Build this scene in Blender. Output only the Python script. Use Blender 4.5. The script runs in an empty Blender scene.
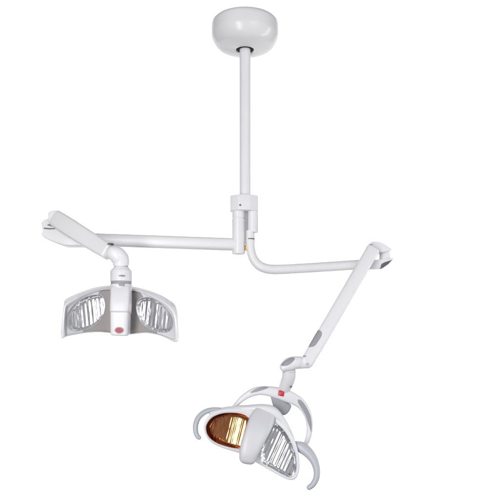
import bpy, bmesh, math, random
from mathutils import Vector, Matrix

random.seed(7)
PI = math.pi
scene = bpy.context.scene
COL = scene.collection

# ------------------------------------------------------------------ camera
D, ZC, M = 2.8, -0.40, 0.004            # distance to the fixture's plane, eye height, metres per photo pixel at Y = 0
cam = bpy.data.cameras.new("camera")
cam_o = bpy.data.objects.new("camera", cam)
COL.objects.link(cam_o)
cam_o.location = (0, -D, ZC)
cam_o.rotation_euler = (PI / 2, 0, 0)
cam.sensor_width = 36
cam.lens = 36 * D / 2.0
cam.shift_y = -ZC / 2.0
cam.clip_start, cam.clip_end = 0.05, 60
scene.camera = cam_o

# ------------------------------------------------------------------ light
world = bpy.data.worlds.new("World")
scene.world = world
world.use_nodes = True
wn, wl = world.node_tree.nodes, world.node_tree.links
bgn = wn["Background"]
tc = wn.new("ShaderNodeTexCoord")
sep = wn.new("ShaderNodeSeparateXYZ")
ramp = wn.new("ShaderNodeValToRGB")
mr = wn.new("ShaderNodeMapRange")
wl.new(tc.outputs["Generated"], sep.inputs[0])
mr.inputs[1].default_value, mr.inputs[2].default_value = -1, 1
wl.new(sep.outputs["Y"], mr.inputs[0])
wl.new(mr.outputs[0], ramp.inputs[0])
cr = ramp.color_ramp                                          # dimmer at the sides than in front of and behind the fixture
cr.elements[0].position, cr.elements[0].color = 0.12, (0.95, 0.95, 0.98, 1)
cr.elements[1].position, cr.elements[1].color = 0.95, (0.60, 0.60, 0.62, 1)
e = cr.elements.new(0.5)
e.color = (0.50, 0.50, 0.52, 1)
low = wn.new("ShaderNodeMapRange")                            # and dimmer towards the floor
low.inputs[1].default_value, low.inputs[2].default_value = -0.9, 0.1
low.inputs[3].default_value, low.inputs[4].default_value = 0.5, 1.0
wl.new(sep.outputs["Z"], low.inputs[0])
vm = wn.new("ShaderNodeVectorMath")
vm.operation = 'SCALE'
wl.new(ramp.outputs[0], vm.inputs[0])
wl.new(low.outputs[0], vm.inputs["Scale"])
wl.new(vm.outputs[0], bgn.inputs["Color"])
bgn.inputs["Strength"].default_value = 0.45


def area(name, loc, target, sx, sy, power, color=(1, 1, 1)):
    l = bpy.data.lights.new(name, 'AREA')
    l.shape = 'RECTANGLE'
    l.size, l.size_y, l.energy, l.color = sx, sy, power, color
    o = bpy.data.objects.new(name, l)
    COL.objects.link(o)
    o.location = loc
    o.rotation_euler = (Vector(target) - Vector(loc)).to_track_quat('-Z', 'Y').to_euler()
    return o


area("backdrop_light", (-2.3, 0.7, 0.6), (-2.2, 3.2, 0.6), 0.9, 4.2, 118)      # they face the backdrop only
area("backdrop_light", (2.3, 0.7, 0.6), (2.2, 3.2, 0.6), 0.9, 4.2, 118)
area("key_softbox", (-1.0, -2.7, -0.45), (0, 0, -0.45), 0.7, 2.7, 56, (1, 0.99, 0.975))
area("fill_softbox", (1.6, -3.0, 0.5), (0, 0, 0), 1.4, 2.0, 18, (0.96, 0.98, 1))
area("strip_softbox", (1.9, -0.05, -0.1), (0, 0, 0.5), 0.26, 2.0, 15)

scene.view_settings.view_transform = 'Standard'
scene.view_settings.look = 'None'
scene.view_settings.exposure = 0
scene.view_settings.gamma = 1
scene.cycles.max_bounces = 12


# ------------------------------------------------------------------ materials
def mat(name, col, rough=0.35, metal=0.0, coat=0.0, spec=0.5, grain=0.0, wear=0.04):
    m = bpy.data.materials.new(name)
    m.use_nodes = True
    n, l = m.node_tree.nodes, m.node_tree.links
    b = n["Principled BSDF"]
    b.inputs["Metallic"].default_value = metal
    b.inputs["Specular IOR Level"].default_value = spec
    b.inputs["Coat Weight"].default_value = coat
    b.inputs["Coat Roughness"].default_value = 0.12
    t = n.new("ShaderNodeTexCoord")
    nz = n.new("ShaderNodeTexNoise")
    nz.inputs["Scale"].default_value = 9
    nz.inputs["Detail"].default_value = 6
    l.new(t.outputs["Object"], nz.inputs["Vector"])
    r = n.new("ShaderNodeMapRange")
    r.inputs[3].default_value, r.inputs[4].default_value = max(0.02, rough - 0.06), rough + 0.06
    l.new(nz.outputs["Fac"], r.inputs[0])
    l.new(r.outputs[0], b.inputs["Roughness"])
    mx = n.new("ShaderNodeMix")
    mx.data_type = 'RGBA'
    mx.inputs[6].default_value = (*[c * (1 - wear) for c in col], 1)
    mx.inputs[7].default_value = (*col, 1)
    l.new(nz.outputs["Fac"], mx.inputs[0])
    l.new(mx.outputs[2], b.inputs["Base Color"])
    if grain:
        g = n.new("ShaderNodeTexNoise")
        g.inputs["Scale"].default_value = 900
        l.new(t.outputs["Object"], g.inputs["Vector"])
        bp = n.new("ShaderNodeBump")
        bp.inputs["Strength"].default_value = grain
        bp.inputs["Distance"].default_value = 0.0006
        l.new(g.outputs["Fac"], bp.inputs["Height"])
        l.new(bp.outputs[0], b.inputs["Normal"])
    return m


WHITE = mat("white_enamel", (0.80, 0.80, 0.82), 0.34, coat=0.12, spec=0.35, grain=0.05)
GLOSS = mat("glossy_white_plastic", (0.77, 0.765, 0.78), 0.26, spec=0.4, wear=0.0)
PLAST = mat("white_plastic", (0.76, 0.765, 0.79), 0.36, spec=0.4, grain=0.05)
SOFT = mat("pale_grey_plastic", (0.50, 0.52, 0.57), 0.36, grain=0.06)
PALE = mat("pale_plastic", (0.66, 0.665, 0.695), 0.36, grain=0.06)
GREY = mat("gap_shade_grey", (0.33, 0.335, 0.37), 0.55, grain=0.15)
DGREY = mat("dark_grey_plastic", (0.13, 0.13, 0.14), 0.55, spec=0.25)
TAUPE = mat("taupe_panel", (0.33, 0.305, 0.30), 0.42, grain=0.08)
BLACK = mat("black_rubber", (0.010, 0.010, 0.012), 0.6, spec=0.1)
RED = mat("red_plastic", (0.50, 0.02, 0.035), 0.3)
BRIGHT = mat("bright_red_plastic", (0.66, 0.05, 0.07), 0.3)
PINK = mat("faded_red_print", (0.42, 0.06, 0.085), 0.5)
ROSE = mat("pale_rose_print", (0.44, 0.20, 0.23), 0.5)
BRASS = mat("brass", (0.62, 0.36, 0.10), 0.3, metal=1)
CHROME = mat("silvered_reflector", (0.83, 0.83, 0.85), 0.22, metal=1)
MIRROR = mat("polished_reflector", (0.92, 0.93, 0.96), 0.06, metal=1)
AMBER = mat("amber_dichroic_reflector", (0.76, 0.31, 0.135), 0.07, metal=1, wear=0.5)
INK = mat("grey_ink", (0.25, 0.25, 0.30), 0.5)
BACK = mat("backdrop_white", (0.88, 0.88, 0.88), 0.8, spec=0.2)


# ------------------------------------------------------------------ helpers
def kf(Y):
    return (D + Y) / D


def P(px, py, Y=0.0):
    """photo pixel at depth Y -> world point"""
    k = kf(Y)
    return Vector(((px - 250) * M * k, Y, ZC + ((250 - py) * M - ZC) * k))


def link(name, bm, m, parent=None, angle=38):
    me = bpy.data.meshes.new(name)
    bmesh.ops.remove_doubles(bm, verts=bm.verts, dist=1e-6)
    bmesh.ops.recalc_face_normals(bm, faces=bm.faces)
    lo = Vector([min(v.co[i] for v in bm.verts) for i in range(3)])
    hi = Vector([max(v.co[i] for v in bm.verts) for i in range(3)])
    c = (lo + hi) / 2
    bmesh.ops.translate(bm, verts=bm.verts, vec=-c)
    bm.to_mesh(me)
    bm.free()
    for mm in (m if isinstance(m, (list, tuple)) else [m]):
        me.materials.append(mm)
    me.shade_smooth()
    me.set_sharp_from_angle(angle=math.radians(angle))
    o = bpy.data.objects.new(name, me)
    COL.objects.link(o)
    if parent is not None:
        o.parent = parent
        p, off = parent, Vector((0, 0, 0))
        while p is not None:
            off += p.location
            p = p.parent
        o.location = c - off
    else:
        o.location = c
    return o


def crom(pts, k=8, closed=False):
    """Catmull-Rom through tuples of any length"""
    n = len(pts)
    out = []
    segs = n if closed else n - 1
    for i in range(segs):
        if closed:
            a, b, c, d = pts[(i - 1) % n], pts[i], pts[(i + 1) % n], pts[(i + 2) % n]
        else:
            a, b, c, d = pts[max(i - 1, 0)], pts[i], pts[i + 1], pts[min(i + 2, n - 1)]
        for j in range(k):
            t = j / k
            out.append(tuple(0.5 * ((2 * q) + (-p + r) * t + (2 * p - 5 * q + 4 * r - s) * t * t + (-p + 3 * q - 3 * r + s) * t ** 3)
                             for p, q, r, s in zip(a, b, c, d)))
    if not closed:
        out.append(tuple(pts[-1]))
    return out


def loft(bm, rings, cap0=True, cap1=True, mi=0, wrap=True):
    vs = [[bm.verts.new(p) for p in r] for r in rings]
    n = len(vs[0])
    for a, b in zip(vs, vs[1:]):
        for i in range(n if wrap else n - 1):
            j = (i + 1) % n
            f = bm.faces.new((a[i], a[j], b[j], b[i]))
            f.material_index = mi
    if cap0:
        bm.faces.new(vs[0]).material_index = mi
    if cap1:
        bm.faces.new(vs[-1][::-1]).material_index = mi
    return vs


def sweep(bm, pts, ref=(0, 1, 0), power=2.0, n=28, k=8, caps=(1, 1), smooth=True):
    """pts: (px, py, Y, w, h) - w seen across the path in the picture, h along ref, in photo pixels"""
    q = crom(pts, k) if smooth else pts
    cs = [P(a[0], a[1], a[2]) for a in q]
    ws = [a[3] * M * kf(a[2]) / 2 for a in q]
    hs = [a[4] * M * kf(a[2]) / 2 for a in q]
    ref = Vector(ref)
    rings = []

    def ring(c, s, u, w, h):
        r = []
        for i in range(n):
            t = 2 * PI * i / n
            ct, st = math.cos(t), math.sin(t)
            x = math.copysign(abs(ct) ** (2 / power), ct)
            y = math.copysign(abs(st) ** (2 / power), st)
            r.append(c + s * (w * x) + u * (h * y))
        return r
    N = len(cs)
    for i in range(N):
        t = (cs[min(i + 1, N - 1)] - cs[max(i - 1, 0)]).normalized()
        s = ref.cross(t).normalized()
        u = t.cross(s).normalized()
        w, h = ws[i], hs[i]
        if i == 0 and caps[0]:
            rr = min(w, h) * caps[0]
            for a in range(6):
                th = PI / 2 * (1 - a / 6)
                f = 1 - math.cos(th)
                if a == 0:
                    f = 0.97
                rings.append(ring(cs[0] - t * rr * math.sin(th), s, u, w - min(rr * f, w * .98), h - min(rr * f, h * .98)))
        rings.append(ring(cs[i], s, u, w, h))
        if i == N - 1 and caps[1]:
            rr = min(w, h) * caps[1]
            for a in range(1, 7):
                th = PI / 2 * a / 6
                f = 1 - math.cos(th)
                if a == 6:
                    f = 0.97
                rings.append(ring(cs[-1] + t * rr * math.sin(th), s, u, w - min(rr * f, w * .98), h - min(rr * f, h * .98)))
    loft(bm, rings)


def lathe(bm, cx, prof, Y=0.0, n=64, lean=(0, 0)):
    """prof: (radius px, photo y) about a vertical axis at photo x = cx; lean shifts the axis (px) per photo pixel"""
    k = kf(Y)
    y0 = prof[0][1]
    rings = []
    for r, py in prof:
        c = P(cx + lean[0] * (py - y0), py, Y)
        rr = max(r, 0.02) * M * k
        rings.append([c + Vector((rr * math.cos(2 * PI * i / n), rr * math.sin(2 * PI * i / n), 0)) for i in range(n)])
    loft(bm, rings)


def prism(bm, poly, Y, depth, bevel=0.0, seg=2, mi=0):
    """outline in photo pixels, front at Y (number or function), extruded straight back"""
    yf = Y if callable(Y) else (lambda a, b: Y)
    f = [P(a, b, yf(a, b)) for a, b in poly]
    b = [v + Vector((0, depth, 0)) for v in f]
    t = bmesh.new()
    loft(t, [f, b])
    bmesh.ops.recalc_face_normals(t, faces=t.faces)
    if bevel:
        ed = [e for e in t.edges if len(e.link_faces) == 2 and e.calc_face_angle(0) > 0.5]
        bmesh.ops.bevel(t, geom=ed, offset=bevel, segments=seg, profile=0.5, affect='EDGES', clamp_overlap=True)
    for fc in t.faces:
        fc.material_index = mi
    me = bpy.data.meshes.new("tmp")
    t.to_mesh(me)
    t.free()
    bm.from_mesh(me)
    bpy.data.meshes.remove(me)


def raycast(poly, c, n):
    """resample a star-shaped outline at n even angles about c"""
    out = []
    for i in range(n):
        th = 2 * PI * i / n
        dx, dy = math.cos(th), math.sin(th)
        best = 0.0
        for (x1, y1), (x2, y2) in zip(poly, poly[1:] + poly[:1]):
            ex, ey = x2 - x1, y2 - y1
            det = dx * (-ey) + ex * dy
            if abs(det) < 1e-9:
                continue
            rx, ry = x1 - c[0], y1 - c[1]
            t = (rx * (-ey) + ex * ry) / det
            s = (dx * ry - dy * rx) / det
            if -1e-6 <= s <= 1 + 1e-6 and t > best:
                best = t
        out.append((c[0] + dx * best, c[1] + dy * best))
    return out


def centroid(poly):
    return (sum(p[0] for p in poly) / len(poly), sum(p[1] for p in poly) / len(poly))


def bowl(bm, poly, c, yf, depth, flutes, amp, axis=(1, 0), R=64, n=360, power=2.0, valley=None):
    """concave fluted reflector filling an outline; flutes run square to axis (photo px)"""
    ring0 = raycast(poly, c, n)
    rings = []
    for j in range(R):
        r = 1 - j / R
        ring = []
        for (x, y) in ring0:
            a, b = c[0] + (x - c[0]) * r, c[1] + (y - c[1]) * r
            xa, ya = (a - c[0]) * axis[0] + (b - c[1]) * axis[1], (b - c[1]) * axis[0] - (a - c[0]) * axis[1]
            d = depth * (1 - r ** 14) * (1.25 - power * (xa / 20) ** 2 - 0.10 * (ya / 16) ** 2)   # trough-like, steep only at the edge
            if valley:                                             # two flat banks meeting along one line
                x0, lft, rgt = valley
                t = xa - x0
                d -= (1 - r ** 14) * (rgt * 0.5 * (t + math.sqrt(t * t + 16)) + lft * 0.5 * (-t + math.sqrt(t * t + 16)))
            ph = xa / flutes
            fk = math.floor(ph)
            d += amp * (0.75 + 0.5 * math.sin(fk * 2.4 + 0.7)) * (1 + 0.25 * math.sin(ya * 0.45 + fk * 1.9)) * (0.5 - 0.5 * math.cos(2 * PI * ph)) * min(1, (1 - r) * 12)
            ring.append(P(a, b, yf(a, b)) + Vector((0, d, 0)))
        rings.append(ring)
    loft(bm, rings, cap0=False, cap1=True)


def decal(bm, poly, target, lift=0.0012, rings=7, n=64):
    """thin pad following the surface of an object already built, under a photo outline"""
    from mathutils.bvhtree import BVHTree
    off, p = Vector((0, 0, 0)), target
    while p is not None:
        off += p.location
        p = p.parent
    me = target.data
    tree = BVHTree.FromPolygons([v.co + off for v in me.vertices], [tuple(f.vertices) for f in me.polygons])
    eye = Vector((0, -D, ZC))
    c = centroid(poly)
    edge = raycast(poly, c, n)
    out, last = [], None
    for k in range(rings + 1):
        s = 1 - k / rings * 0.985
        ring = []
        for x, y in edge:
            d = (P(c[0] + (x - c[0]) * s, c[1] + (y - c[1]) * s, 0) - eye).normalized()
            h, nrm, _, _ = tree.ray_cast(eye, d)
            if h is None:
                h, nrm, _, _ = tree.find_nearest(P(c[0] + (x - c[0]) * s, c[1] + (y - c[1]) * s, last if last is not None else -0.15))
            if nrm.dot(d) > 0:
                nrm = -nrm
            last = h.y
            ring.append((h, nrm))
        if k == 0:
            out.append([h - nn * 0.002 for h, nn in ring])
            out.append([h + nn * lift * 0.6 for h, nn in ring])
        else:
            out.append([h + nn * lift for h, nn in ring])
    loft(bm, out, cap0=False)


# ------------------------------------------------------------------ setting
bm = bmesh.new()
BY = 3.2
prof = [(BY, 3.3 - 0.3 * i) for i in range(18)]
for i in range(1, 13):
    a = PI / 2 * i / 12
    prof.append((BY - 0.5 * (1 - math.cos(a)), -1.8 - 0.5 * math.sin(a)))
prof.append((BY - 1.2, -2.3))
loft(bm, [[Vector((-3.0 + 6 * i / 24, y, z)) for i in range(25)] for y, z in prof], False, False, wrap=False)
backdrop = link("backdrop", bm, BACK)
backdrop["kind"] = "structure"

# ------------------------------------------------------------------ the fixture
lamp = bpy.data.objects.new("dental_light", None)
COL.objects.link(lamp)
lamp.location = P(245, 20, 0)
lamp["label"] = "white ceiling mounted dental light with two jointed arms and two reflector lamp heads"
lamp["category"] = "dental light"


def part(name, bm, m, parent=lamp, label=None, angle=38):
    o = link(name, bm, m, parent, angle)
    if label:
        o["label"] = label
    return o


# --- ceiling canopy
bm = bmesh.new()
lathe(bm, 245, [(10, 20.3), (24, 20.4), (28.5, 20.7), (31, 21.8), (32.5, 23.4), (33.1, 25.4), (33.2, 27.5), (33.2, 35), (33.05, 36.4), (32.5, 38.2), (31.2, 41.2), (29.3, 44.2), (26.8, 46.6),
                (23.5, 48.2), (20, 49.2), (16, 50.1), (13, 50.6), (10.4, 50.6), (9.2, 50.4), (8.7, 49.6), (8.6, 44)], n=96)
canopy = part("ceiling_canopy", bm, GLOSS, angle=50)
bm = bmesh.new()
lathe(bm, 245, [(5.6, 46), (8.5, 46), (8.5, 49.4), (7.9, 50.2), (6.6, 50.2), (5.6, 49.6)], n=64)
part("bushing", bm, BLACK, canopy)

# --- drop pole
bm = bmesh.new()
lathe(bm, 245, [(4, 30), (5.45, 30), (5.45, 197.5), (4, 197.5)], n=48)
part("pole", bm, WHITE)

# --- mount block at the foot of the pole
bm = bmesh.new()
plan = [(238.6, -9.4), (248.8, -9.4), (257.4, -4.0), (258.3, 1.5), (257, 6.5), (249, 9), (238.6, 9), (231.2, 6), (230.1, 1.5), (230.6, -4.0)]
top, bot = 196.2, 211.6
rings = []
for py in (top, bot):
    rings.append([P(x, py, 0) + Vector((0, y * M, 0)) for x, y in plan])
t = bmesh.new()
loft(t, rings)
bmesh.ops.bevel(t, geom=list(t.edges), offset=0.0028, segments=3, profile=0.5, affect='EDGES', clamp_overlap=True)
me = bpy.data.meshes.new("tmp"); t.to_mesh(me); t.free(); bm.from_mesh(me); bpy.data.meshes.remove(me)
block = part("mount_block", bm, WHITE)
bm = bmesh.new()
c = P(240.3, 207, 0) + Vector((0, -9.4 * M, 0))
loft(bm, [[c + Vector((r * math.cos(2 * PI * i / 20), dy, r * math.sin(2 * PI * i / 20))) for i in range(20)]
          for r, dy in ((.0037, .004), (.0037, -.0012), (.003, -.0018), (.0016, -.0018), (.0016, .0004))])
part("set_screw", bm, BLACK, block)
bm = bmesh.new()
lathe(bm, 252.9, [(4, 209), (5.0, 209), (5.1, 231.6), (4.8, 232.5), (3.6, 232.5)], n=48)
part("arm_socket", bm, WHITE, block)

bm = bmesh.new()
prism(bm, [(244.4, 210), (248.6, 210), (248.6, 243.5), (244.4, 243.5)], -0.006, 0.012, 0.001)  # added strip, its grey stands in for shade in the gap between columns
part("gap_shade_strip", bm, GREY, block)

# --- horizontal arm on the left: sleeve, tube
bm = bmesh.new()
sweep(bm, [(239, 244.7, 0, 12.4, 12.4), (190, 243.0, 0, 12.4, 12.4), (130, 240.9, 0, 12.6, 12.4), (62, 238.6, 0, 12.6, 12.2)], power=2.6, k=3, caps=(0.2, 0.3))
armL = part("horizontal_arm", bm, WHITE)
bm = bmesh.new()
lathe(bm, 238.6, [(5, 210.5), (6.3, 210.5), (6.3, 218.2), (5.9, 218.5), (5.9, 219.1), (6.6, 219.4), (6.7, 221.5), (6.5, 222), (6.5, 252.8), (6.2, 254.0), (5, 254.2)], n=48)
part("pivot_sleeve", bm, WHITE, armL)
bm = bmesh.new()
lathe(bm, 246.2, [(0.4, 244.6), (1.2, 244.9), (1.3, 246), (1.3, 249.5), (1.1, 250.4), (0.4, 250.6)], Y=-0.006, n=24)
part("brass_stop", bm, BRASS, armL)

# pivot bracket at the far end of the left arm
bm = bmesh.new()
prism(bm, [(41.0, 222.5), (43, 220.2), (49, 218), (60, 221), (72, 229), (84, 239), (85.5, 244), (84.0, 245.7), (64, 245.5), (52, 241.2), (42.6, 237), (41.4, 234), (42.4, 231)], -0.028, 0.062, 0.006, 3)
bracketL = part("pivot_bracket", bm, WHITE, armL)
bm = bmesh.new()
prism(bm, [(47, 224.8), (51, 223.7), (54.5, 226.0), (51, 226.2)], -0.031, 0.006)
prism(bm, [(43.8, 227.6), (49, 228.2), (54.8, 228.2), (54.8, 228.9), (49, 229.2), (43.8, 228.6)], -0.031, 0.006)
part("bracket_slot", bm, DGREY, armL)

# --- swing arm of the left lamp, coming towards the viewer
YL = -0.21
bm = bmesh.new()
sweep(bm, [(57.5, 219.6, -0.040, 17.2, 13), (70, 227.6, -0.085, 17.8, 13), (95, 243.5, -0.165, 17.2, 12.5), (108, 251.6, YL, 15.8, 12)], power=4.5, k=4, caps=(0.35, 0.35))
prism(bm, [(47.6, 213.4), (49.4, 211.4), (55.4, 209.6), (59, 210.9), (76, 220.6), (84, 230), (80, 236), (60, 229.4), (47.8, 222.4)], -0.046, 0.07, 0.005, 3)
swingL = part("swing_arm", bm, WHITE)
bm = bmesh.new()
sweep(bm, [(110.5, 252.0, YL - .004, 14.6, 12), (114, 253.2, YL - .012, 15.6, 15), (117.6, 255.6, YL - .010, 17.4, 16.6), (120.6, 259.4, YL - .004, 17.0, 16.6), (121, 264.4, YL, 16.2, 16.2)], n=40, caps=(0.5, 0.2))
elbL = part("elbow", bm, WHITE, swingL)
bm = bmesh.new()
prism(bm, crom([(107, 244.2), (109, 242.8), (112.6, 242.9), (112, 243.8), (109.5, 244)], 4, True), YL - 0.032, 0.03)
part("elbow_slot", bm, DGREY, swingL)
bm = bmesh.new()
c = P(69.5, 236.5, -0.028)
prism(bm, [(69.4 + 1.3 * math.cos(a * PI / 6), 236.8 + 1.3 * math.sin(a * PI / 6)) for a in range(12)], -0.0305, 0.004)
part("rivet", bm, SOFT, armL)

# --- left lamp head -------------------------------------------------------
CX = 119.5


def yL(x, y=0):
    u = (x - CX) / 59
    return YL - 0.10 * u * u + 0.03


FoT = [(61.2, 337.8), (62.4, 322), (64.2, 307.5), (66.5, 303), (74, 298.6), (83, 294.1), (93, 290.5), (101, 288.5), (111, 287.6), (120, 287.5), (131, 288.3), (141, 290.4), (152, 295.2), (161, 299.8), (169.4, 306.2), (174.8, 313.6), (176.8, 326), (178.4, 340.8)]
FiT = [(65.6, 335.4), (65.6, 322), (66.2, 309.6), (68.6, 305.6), (75, 301.2), (83.4, 296.5), (93.3, 292.6), (101.2, 290.5), (111, 289.6), (120, 289.5), (130.6, 290.4), (140.3, 292.5), (151.4, 297.4), (159.8, 302), (167.6, 308.2), (172.2, 315.4), (174.0, 326), (174.4, 338.6)]
BkT = [(60.6, 334), (62.0, 320), (63.6, 306), (65.6, 299.4), (76, 294), (89, 289), (100, 286.3), (111, 285.3), (120, 285.2), (132, 286.3), (147, 289.8), (160, 294.6), (170, 300.4), (175.0, 304.6), (177.2, 312), (178.0, 322), (178.6, 330), (179, 337)]
FoB = [(61.4, 338.4), (62.8, 338.3), (66.2, 336.6), (75, 334.7), (84, 333.2), (93, 332.4), (101, 332.3), (110, 333), (120, 333.6), (130, 334.4), (138, 333.6), (146, 333.1), (153, 334), (160, 335.6), (167, 338.4), (172, 341), (175.6, 342.2), (178.5, 341.5)]
FiB = [(65.7, 335.8), (66.2, 335.4), (68.4, 334.4), (76, 333), (84.4, 331.9), (93, 331.2), (101, 331.2), (110, 332), (120, 332.4), (130, 333.1), (138, 332.3), (146, 331.8), (153, 332.7), (159.4, 334.3), (165.4, 336.6), (170, 338.4), (172.4, 339.4), (174.2, 339.4)]


def loopL(T, B):
    return crom(T, 5) + list(reversed(crom(B, 5)))


Fo, Fi, Bk = loopL(FoT, FoB), loopL(FiT, FiB), loopL(BkT, FoB)


def shrink(loop, c, s):
    return [(c[0] + (x - c[0]) * s, c[1] + (y - c[1]) * s) for x, y in loop]


head_c = (CX, 313)
nT = len(crom(FoT, 5))
rings = []
rings.append([P(x, y, yL(x) + 0.012) for x, y in Fi])
rings.append([P(x, y, yL(x) + 0.001) for x, y in Fi])
mid = [((a[0] + b[0]) / 2, (a[1] + b[1]) / 2) for a, b in zip(Fi, Fo)]
rings.append([P(x, y, yL(x) - 0.003) for x, y in mid])
rings.append([P(x, y, yL(x) + 0.001) for x, y in Fo])
for s, dy in ((0.5, 0.035), (1, 0.075)):
    rings.append([P(a[0] + (b[0] - a[0]) * s, a[1] + (b[1] - a[1]) * s, yL(a[0]) + dy) for a, b in zip(Fo, Bk)])
for s, dy in ((0.97, 0.086), (0.9, 0.098), (0.7, 0.108), (0.35, 0.112)):
    q = shrink(Bk, head_c, s)
    rings.append([P(x, y, yL(x) + dy) for x, y in q])
bm = bmesh.new()
loft(bm, rings, cap0=False)
headL = part("lamp_head", bm, PLAST, label="left lamp head with two clear silver reflectors and a red mark", angle=45)

lensL = crom([(101, 295.3), (105, 303), (104, 312.5), (99.4, 320.6), (92, 326.5), (80.5, 330.6), (71.4, 330.2), (67.0, 324.6), (67.2, 314.5), (71.8, 307.0), (79.2, 300.4), (90, 295.6)], 8, True)
lensR = crom([(137.0, 301.6), (145.2, 297.2), (155.2, 299.5), (165, 307), (171.9, 317), (172.4, 327.4), (165.6, 332.4), (153.8, 330.4), (142.8, 323.8), (136.7, 312)], 8, True)

# grey face panel with two openings
bm = bmesh.new()
NA = 168
yP = lambda x, y=0: yL(x) + 0.010
for lens, keep in ((lensL, lambda p: p[0] <= CX), (lensR, lambda p: p[0] >= CX)):
    half = [p for p in Fi if keep(p)]
    half.append((CX, 289.5)) if keep is not None else None
    half.append((CX, 332.4))
    c = centroid(lens)
    half.sort(key=lambda p: math.atan2(p[1] - c[1], p[0] - c[0]))
    o_ = raycast(half, c, NA)
    i_ = raycast(lens, c, NA)
    rr = []
    for s in [k / 10 for k in range(11)]:
        rr.append([P(a[0] + (b[0] - a[0]) * s, a[1] + (b[1] - a[1]) * s, yP(a[0] + (b[0] - a[0]) * s)) for a, b in zip(o_, i_)])
    rr.append([p + Vector((0, 0.006, 0)) for p in rr[-1]])
    t = bmesh.new()
    loft(t, rr, False, False)
    for q, f in enumerate(t.faces):                                # grey inner and pale outer side carry the panel's shading in colour
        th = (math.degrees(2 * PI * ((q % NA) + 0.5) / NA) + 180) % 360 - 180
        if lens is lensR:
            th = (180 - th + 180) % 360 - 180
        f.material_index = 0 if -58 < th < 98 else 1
    me = bpy.data.meshes.new("tmp"); t.to_mesh(me); t.free(); bm.from_mesh(me); bpy.data.meshes.remove(me)
part("face_panel", bm, [TAUPE, PALE], headL, "panel with shading painted in, taupe grey beside the handle block and pale at its outer ends")

for lens in (lensL, lensR):
    bm = bmesh.new()
    c = centroid(lens)
    sg = -1 if lens is lensL else 1
    bowl(bm, shrink(lens, c, 0.995), c, lambda a, b: yP(a) + 0.002, 0.020, 4.3, 0.0024, axis=(1, 0.10 * sg), power=0.6)
    part("reflector", bm, CHROME, headL, angle=60)
    bm = bmesh.new()
    for s in (1,):
        q = raycast(lens, c, 96)
        rr = []
        for (f, dy) in ((1.022, 0.0), (1.018, -0.002), (0.99, -0.002), (0.98, 0.004)):
            rr.append([P(x, y, yP(x) + dy) for x, y in shrink(q, c, f)])
        loft(bm, rr, False, False)
    part("reflector_rim", bm, SOFT, headL)

# handle block between the reflectors
bm = bmesh.new()
sweep(bm, [(121.3, 291.0, YL - .012, 19.6, 16), (121.2, 297, YL - .022, 19.8, 18), (121.0, 305, YL - .030, 19.9, 20), (120.8, 311.5, YL - .034, 19.6, 20)], power=5, k=5, caps=(0.25, 0.25), n=48)
sweep(bm, [(120.7, 312.5, YL - .030, 18.6, 18), (120.6, 322, YL - .030, 18.5, 18), (120.4, 333.2, YL - .026, 18.2, 17)], power=5, k=5, caps=(0.1, 0.25), n=48)
part("handle_block", bm, PLAST, headL)
# the red mark: an oval of small petals
bm = bmesh.new()
yb = YL - .030 - 9 * M * kf(YL) - 0.0006


def oval(cx, cy, a, b, rot=0, n=24):
    ca, sa = math.cos(rot), math.sin(rot)
    return [(cx + a * math.cos(2 * PI * i / n) * ca - b * math.sin(2 * PI * i / n) * sa,
             cy + a * math.cos(2 * PI * i / n) * sa + b * math.sin(2 * PI * i / n) * ca) for i in range(n)]


prism(bm, oval(118.9, 330.2, 3.3, 2.2), yb - 0.0016, 0.004)
for a in range(10):
    th = 2 * PI * (a + 0.3) / 10
    prism(bm, oval(118.9 + 3.1 * math.cos(th), 330.2 + 2.0 * math.sin(th), 1.4, 0.85, th), yb - 0.0001 * (a + 1), 0.004, mi=1)
part("red_emblem", bm, [PINK, ROSE], headL)

# neck collar under the left elbow
bm = bmesh.new()
lathe(bm, 121.2, [(5, 267.2), (7.6, 267.2), (8.4, 268.6), (10.2, 270.4), (10.8, 272), (10.8, 281.4), (10.2, 281.8), (9, 281.8)], Y=YL, n=64)
lathe(bm, 121.2, [(9, 284.6), (10.6, 284.6), (10.8, 285.2), (10.8, 291), (8, 291)], Y=YL, n=64)
part("neck_collar", bm, PLAST, headL)
bm = bmesh.new()
lathe(bm, 121.1, [(5, 264.6), (6.7, 264.6), (6.7, 267.3), (5, 267.3)], Y=YL, n=48)
part("neck_seal", bm, DGREY, headL)
bm = bmesh.new()
lathe(bm, 121.2, [(8, 281.5), (10.3, 281.5), (10.3, 284.8), (8, 284.8)], Y=YL, n=48)
yk = YL - 10.3 * M * kf(YL) - 0.002
prism(bm, [(118.2, 283.6), (124.6, 283.6), (124, 286.2), (119, 286.2)], yk, 0.012, 0.001)
part("grey_ring", bm, GREY, headL)
bm = bmesh.new()
yk = YL - 10.8 * M * kf(YL)
for i, x in enumerate([116.2 + 1.25 * j for j in range(7)]):
    h = (1.0, 0.75, 0.75, 0.75, 1.0, 0.75, 0.75)[i]
    ycur = YL - math.sqrt(max(0, 10.8 ** 2 - (x - 121.2) ** 2)) * M * kf(YL) - 0.0004
    prism(bm, [(x, 275.8 - h), (x + 0.95, 275.8 - h), (x + 0.95, 275.8 + .6), (x, 275.8 + .6)], ycur - .0012, 0.003)
part("small_print", bm, INK, headL)

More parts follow.
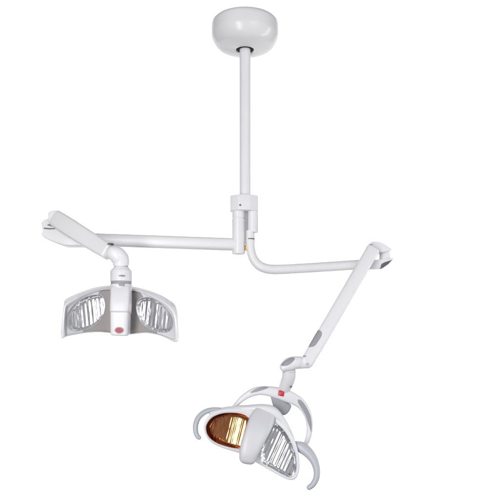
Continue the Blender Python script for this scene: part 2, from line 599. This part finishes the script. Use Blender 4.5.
# --- horizontal arm on the right: bent tube ------------------------------
bm = bmesh.new()
sweep(bm, [(250.2, 231, 0, 8.6, 8.6), (250.2, 240, 0, 8.6, 8.6), (250.6, 249, 0, 8.8, 8.8), (253, 257.8, 0, 9.0, 9), (258, 264.6, 0, 9.4, 9.4), (265.5, 268.4, 0, 9.6, 9.6),
           (276, 269.5, 0, 9.6, 9.6), (300, 268.4, 0, 9.5, 9.5), (335, 266.2, 0, 9.6, 9.6), (368, 264.0, 0, 9.8, 9.6)], n=36, caps=(0.1, 0.2))
armR = part("horizontal_arm", bm, WHITE)
bm = bmesh.new()
lathe(bm, 250.3, [(4, 232.2), (4.2, 232.2), (4.2, 238.4), (3.9, 238.8), (3.9, 239.6), (4.5, 239.9), (4.5, 241.5), (4, 242)], n=40)
part("pivot_ring", bm, WHITE, armR)
bm = bmesh.new()
lathe(bm, 250.3, [(3.8, 238.6), (4.35, 238.7), (4.35, 239.7), (3.8, 239.8)], n=40)
part("ring_groove", bm, DGREY, armR)
bm = bmesh.new()
prism(bm, [(364, 260.3), (380, 259.2), (392.4, 257.6), (393.6, 258.6), (392.8, 260.2), (381, 268), (364, 269.0)], -0.024, 0.05, 0.004, 3)
bkR = part("pivot_bracket", bm, WHITE, armR)
bm = bmesh.new()
prism(bm, [(380.4, 267.8), (381.6, 263.9), (385, 262.1), (392.4, 259.8), (388.5, 264.2), (383.5, 267.6)], -0.0265, 0.055, 0.001)
part("bracket_end_pad", bm, DGREY, armR)
bm = bmesh.new()
lathe(bm, 384.6, [(4, 250), (5.2, 250), (5.2, 253.6), (5.0, 253.8), (5.0, 254.3), (5.2, 254.6), (5.2, 260), (4, 260)], n=40)
part("pivot_pin", bm, WHITE, armR)

# --- swing arm of the right lamp
YA0, YA1 = -0.05, -0.15


def yarm(x, y):
    return YA0 + (YA1 - YA0) * (y - 247) / (362 - 247)


bm = bmesh.new()
prism(bm, [(368.6, 245.4), (370, 242.8), (373, 241.4), (380, 241.8), (385, 244.4), (391.6, 248.8), (391.8, 250.2), (386, 251.8), (376, 252.4), (369, 253)], -0.040, 0.07, 0.005, 3)
sweep(bm, [(372.6, 250.0, yarm(0, 249), 13.4, 12), (349, 290.2, yarm(0, 290), 13.4, 12), (320, 340, yarm(0, 340), 13.6, 12), (306.8, 362.2, YA1, 13.2, 12)], power=3.6, k=5, caps=(0.3, 1.0), n=40)
swingR = part("swing_arm", bm, WHITE)
bm = bmesh.new()
halfd = 6 * M * 0.96
decal(bm, crom([(307.2, 346.4), (311.4, 338.5), (315.8, 331), (318.6, 329.7), (321.6, 332.2), (321.4, 336), (318, 341.6), (314.8, 345.8), (311, 347)], 6, True), swingR)
part("arm_inset", bm, GREY, swingR)
bm = bmesh.new()
decal(bm, oval(304.6, 356.2, 1.7, 0.8), swingR)
part("arm_slot", bm, GREY, swingR)
bm = bmesh.new()
prism(bm, [(369.6, 244.6), (372.5, 243.8), (373, 244.6), (370, 245.4)], -0.0415, .01)
part("end_slot", bm, GREY, swingR)
bm = bmesh.new()
prism(bm, oval(307.4, 364, 1.5, 1.5), YA1 - halfd - .0012, 0.01, .0006)
part("pivot_screw", bm, SOFT, swingR)
bm = bmesh.new()
sweep(bm, [(284.0, 367.0, YA1 - .01, 9.5, 15), (288, 364.8, YA1 - .01, 13.6, 17), (294, 362.8, YA1 - .005, 13.4, 17), (300, 362.6, YA1, 12.6, 13), (305.5, 363, YA1, 11.0, 11)], power=2.5, n=40, caps=(0.95, 0.6))
elbR = part("elbow", bm, WHITE, swingR)
bm = bmesh.new()
decal(bm, crom([(281.2, 365.4), (283.2, 362.2), (288.6, 358.6), (293, 357.6), (294.8, 359.2), (291.2, 363.2), (286, 365.9)], 6, True), elbR)
part("elbow_inset", bm, GREY, swingR)

# --- right lamp head ---------------------------------------------------------
YR = -0.15
C0 = (257.0, 440.0)
EU, EV = (0.91, 0.415), (0.415, -0.91)


def uv(x, y):
    dx, dy = x - C0[0], y - C0[1]
    return dx * EU[0] + dy * EU[1], dx * EV[0] + dy * EV[1]


def yR(x, y):
    u, v = uv(x, y)
    return YR - 0.045 * (u / 52) ** 2 


Ro = crom([(203.8, 429), (205.2, 421.5), (211, 413.8), (221, 410.0), (235, 408.7), (250, 409.2), (262, 411), (270, 413), (278, 418.4), (286.6, 426.6), (293.4, 437.4), (297.6, 449), (299.4, 460), (299.2, 470), (296.4, 477.6),
           (291, 480.2), (284, 478), (274, 472.6), (262, 465.8), (250, 459), (243, 455), (236, 452.2), (226, 449.2), (215.5, 445), (208, 439)], 5, True)
lens2L = crom([(206.2, 430), (207.2, 423.6), (213, 417), (222.6, 413.4), (233, 412.8), (242, 414), (249, 418.2), (253, 426), (252, 438), (246, 447.5), (236, 448.3), (225.6, 446.2), (216, 442.6), (209, 437)], 6, True)
lens2R = crom([(274.6, 423.4), (283.6, 430), (290.4, 441), (294.8, 452), (296.6, 463), (295.2, 472.6), (290.6, 477.2), (283, 474.6), (272, 468.4), (263, 463.2), (261, 456.8), (263, 445), (268, 433.4)], 6, True)

bm = bmesh.new()
NB = 200
Rr = raycast(Ro, C0, NB)
rings = [[P(x, y, yR(x, y) - 0.001) for x, y in shrink(Rr, C0, 0.992)], [P(x, y, yR(x, y) + 0.004) for x, y in Rr]]
for s, dy in ((1.0, 0.02), (0.985, 0.04), (0.95, 0.055), (0.85, 0.07), (0.6, 0.082), (0.25, 0.086)):
    rings.append([P(x, y, yR(x, y) + dy) for x, y in shrink(Rr, C0, s)])
loft(bm, rings, cap0=False)
# front rims: each half's outline lofted to its reflector opening
for lens, sgn in ((lens2L, -1), (lens2R, 1)):
    c = centroid(lens)
    out = [p for p in shrink(Ro, C0, 0.992) if uv(*p)[0] * sgn > -3]
    out.sort(key=lambda p: math.atan2(p[1] - c[1], p[0] - c[0]))
    o_, i_ = raycast(out, c, 160), raycast(lens, c, 160)
    rr = []
    for s in [k / 6 for k in range(7)]:
        pts = [(a[0] + (b[0] - a[0]) * s, a[1] + (b[1] - a[1]) * s) for a, b in zip(o_, i_)]
        rr.append([P(x, y, yR(x, y) - 0.001 - 0.003 * math.sin(PI * s)) for x, y in pts])
    rr.append([p + Vector((0, 0.008, 0)) for p in rr[-1]])
    loft(bm, rr, False, False)
headR = part("lamp_head", bm, PLAST, label="right lamp head tilted to one side with an amber and a silver reflector", angle=45)

bm = bmesh.new()
c = centroid(lens2L)
bowl(bm, shrink(lens2L, c, 1.0), c, lambda a, b: yR(a, b) + 0.002, 0.032, 3.2, 0.0006, axis=(0.97, 0.24), power=-0.12, valley=(-4, 0.0007, 0.00158))
part("reflector", bm, AMBER, headR, "amber tinted fluted reflector", angle=60)
bm = bmesh.new()
c = centroid(lens2R)
bowl(bm, shrink(lens2R, c, 1.0), c, lambda a, b: yR(a, b) + 0.002, 0.020, 3.6, 0.0018, axis=(0.91, 0.41), power=0.6)
part("reflector", bm, MIRROR, headR, "bright silver fluted reflector", angle=60)

# curved handle block between the two reflectors
bm = bmesh.new()
sweep(bm, [(264.5, 414, YR - .002, 22, 10), (261.4, 421.0, YR - .022, 25, 13), (257.6, 430, YR - .045, 24, 15), (252.8, 441, YR - .060, 22, 16), (249.2, 450.5, YR - .066, 19.6, 16), (247.9, 457, YR - .062, 17.4, 15)], power=3.4, k=6, n=44, caps=(0.4, 0.95))
part("handle_block", bm, PALE, headR)
# hood along the upper back
bm = bmesh.new()
sweep(bm, [(211, 412.5, YR + .012, 5, 12), (228, 408.9, YR + .02, 5, 14), (247, 408.2, YR + .02, 6.5, 16), (263, 408.4, YR + .02, 9, 18), (273, 411.5, YR + .02, 10, 18), (283, 421.5, YR + .018, 7, 14), (290.5, 434, YR + .012, 4.5, 10), (294.5, 443, YR + .008, 2.5, 7)], power=2.6, k=6, n=32)
part("hood", bm, PLAST, headR)

# yoke
YY = YR + 0.055
bm = bmesh.new()
sweep(bm, [(231, 411, YY - .01, 4, 7), (236.5, 404.2, YY, 4.6, 8), (244, 397.2, YY, 6.2, 9), (254, 391.8, YY, 8.2, 10), (264, 390.6, YY, 9.4, 11), (276, 392.6, YY, 11.4, 12), (288, 396.4, YY, 12.4, 12), (298.5, 401.8, YY, 10.6, 11),
           (305.4, 409.8, YY, 8.6, 10), (309, 420, YY, 7.0, 9), (309.4, 431, YY, 5.8, 8), (307, 441, YY, 5, 8), (303.5, 448, YY - .01, 5, 8)], power=2.8, k=7, n=32)
yoke = part("yoke", bm, PLAST, headR)
bm = bmesh.new()
yf = YY - 5.6 * M
decal(bm, crom([(249.6, 393.0), (255, 389.4), (261, 387.2), (266, 386.8), (268.6, 387.8), (263.5, 389.8), (256.5, 391.8)], 5, True), yoke)
part("yoke_inset", bm, GREY, headR)
bm = bmesh.new()
cut = crom([(297.2, 399.9), (301.2, 400.3), (306.6, 407.4), (310.3, 416), (311.6, 425), (310.9, 433), (309.2, 427.5), (305, 414), (299.4, 405.8)], 5, True)
decal(bm, cut, yoke, rings=9)
part("yoke_inset", bm, GREY, headR)
bm = bmesh.new()
prism(bm, [(270.4, 396.0), (281, 399.5), (292, 405.6), (289.6, 411), (286.4, 414.8), (282.4, 415.6), (278.4, 414), (274.4, 410.4)], YY - .012, 0.045, 0.006, 3)
part("joint_block", bm, GREY, headR)
bm = bmesh.new()
lathe(bm, 279.8, [(2, 409), (2.8, 409), (2.4, 420), (2, 420)], Y=YY + .01, n=24)
part("joint_stem", bm, SOFT, headR)
bm = bmesh.new()
sweep(bm, [(288.8, 369.5, YA1, 13.4, 13.4), (288.8, 376, YA1 + .01, 13.6, 13.6), (287.2, 382, YA1 + .025, 13.4, 13), (285.2, 387.0, YY - .012, 12.4, 12.4), (283.4, 392, YY + .012, 12.6, 12)], n=40, caps=(0.1, 0.3))
part("neck", bm, PLAST, headR)
bm = bmesh.new()
lathe(bm, 288.9, [(6, 371.7), (6.8, 371.8), (6.8, 372.3), (6, 372.4)], Y=YA1 + .002, n=48)
part("neck_seal", bm, SOFT, headR)
bm = bmesh.new()
prism(bm, oval(291.2, 386.8, 1.0, 1.0), YA1 + .004, 0.03)
part("neck_screw", bm, DGREY, headR)
bm = bmesh.new()
prism(bm, [(278.6, 390.2), (284.4, 391.4), (283.6, 396.6), (278.0, 395.4)], yf - .006, 0.03, .0012)
prism(bm, [(279.9, 391.8), (283.0, 392.5), (282.5, 395.1), (279.5, 394.4)], yf - .0066, 0.02, .0004, mi=1)
part("red_button", bm, [RED, BRIGHT], headR)

# side grips
bm = bmesh.new()
sweep(bm, [(226, 410.2, YR + .010, 4, 6), (215, 409.4, YR + .004, 4.6, 6.5), (206, 411.4, YR - .008, 5.4, 7), (199.4, 416.4, YR - .02, 5.6, 7), (196.0, 423.4, YR - .03, 5.4, 7), (195.6, 430.6, YR - .036, 5.0, 6.5), (197.0, 435.4, YR - .038, 4.8, 6), (199.0, 437.6, YR - .038, 4.4, 5.5)], k=7, n=28)
part("side_grip", bm, SOFT, headR)
bm = bmesh.new()
sweep(bm, [(296.5, 445.5, YR + .004, 9, 9), (302, 447.6, YR + .0, 11.4, 10), (308.2, 452.6, YR - .008, 10.4, 9.5), (313.6, 460, YR - .018, 8.4, 8.5), (316.6, 469, YR - .027, 6.8, 7.5), (316.4, 477.4, YR - .033, 6.2, 7), (313.2, 484, YR - .036, 5.8, 6.5), (309.2, 487.4, YR - .036, 5.2, 6)], k=7, n=28)
part("side_grip", bm, SOFT, headR)
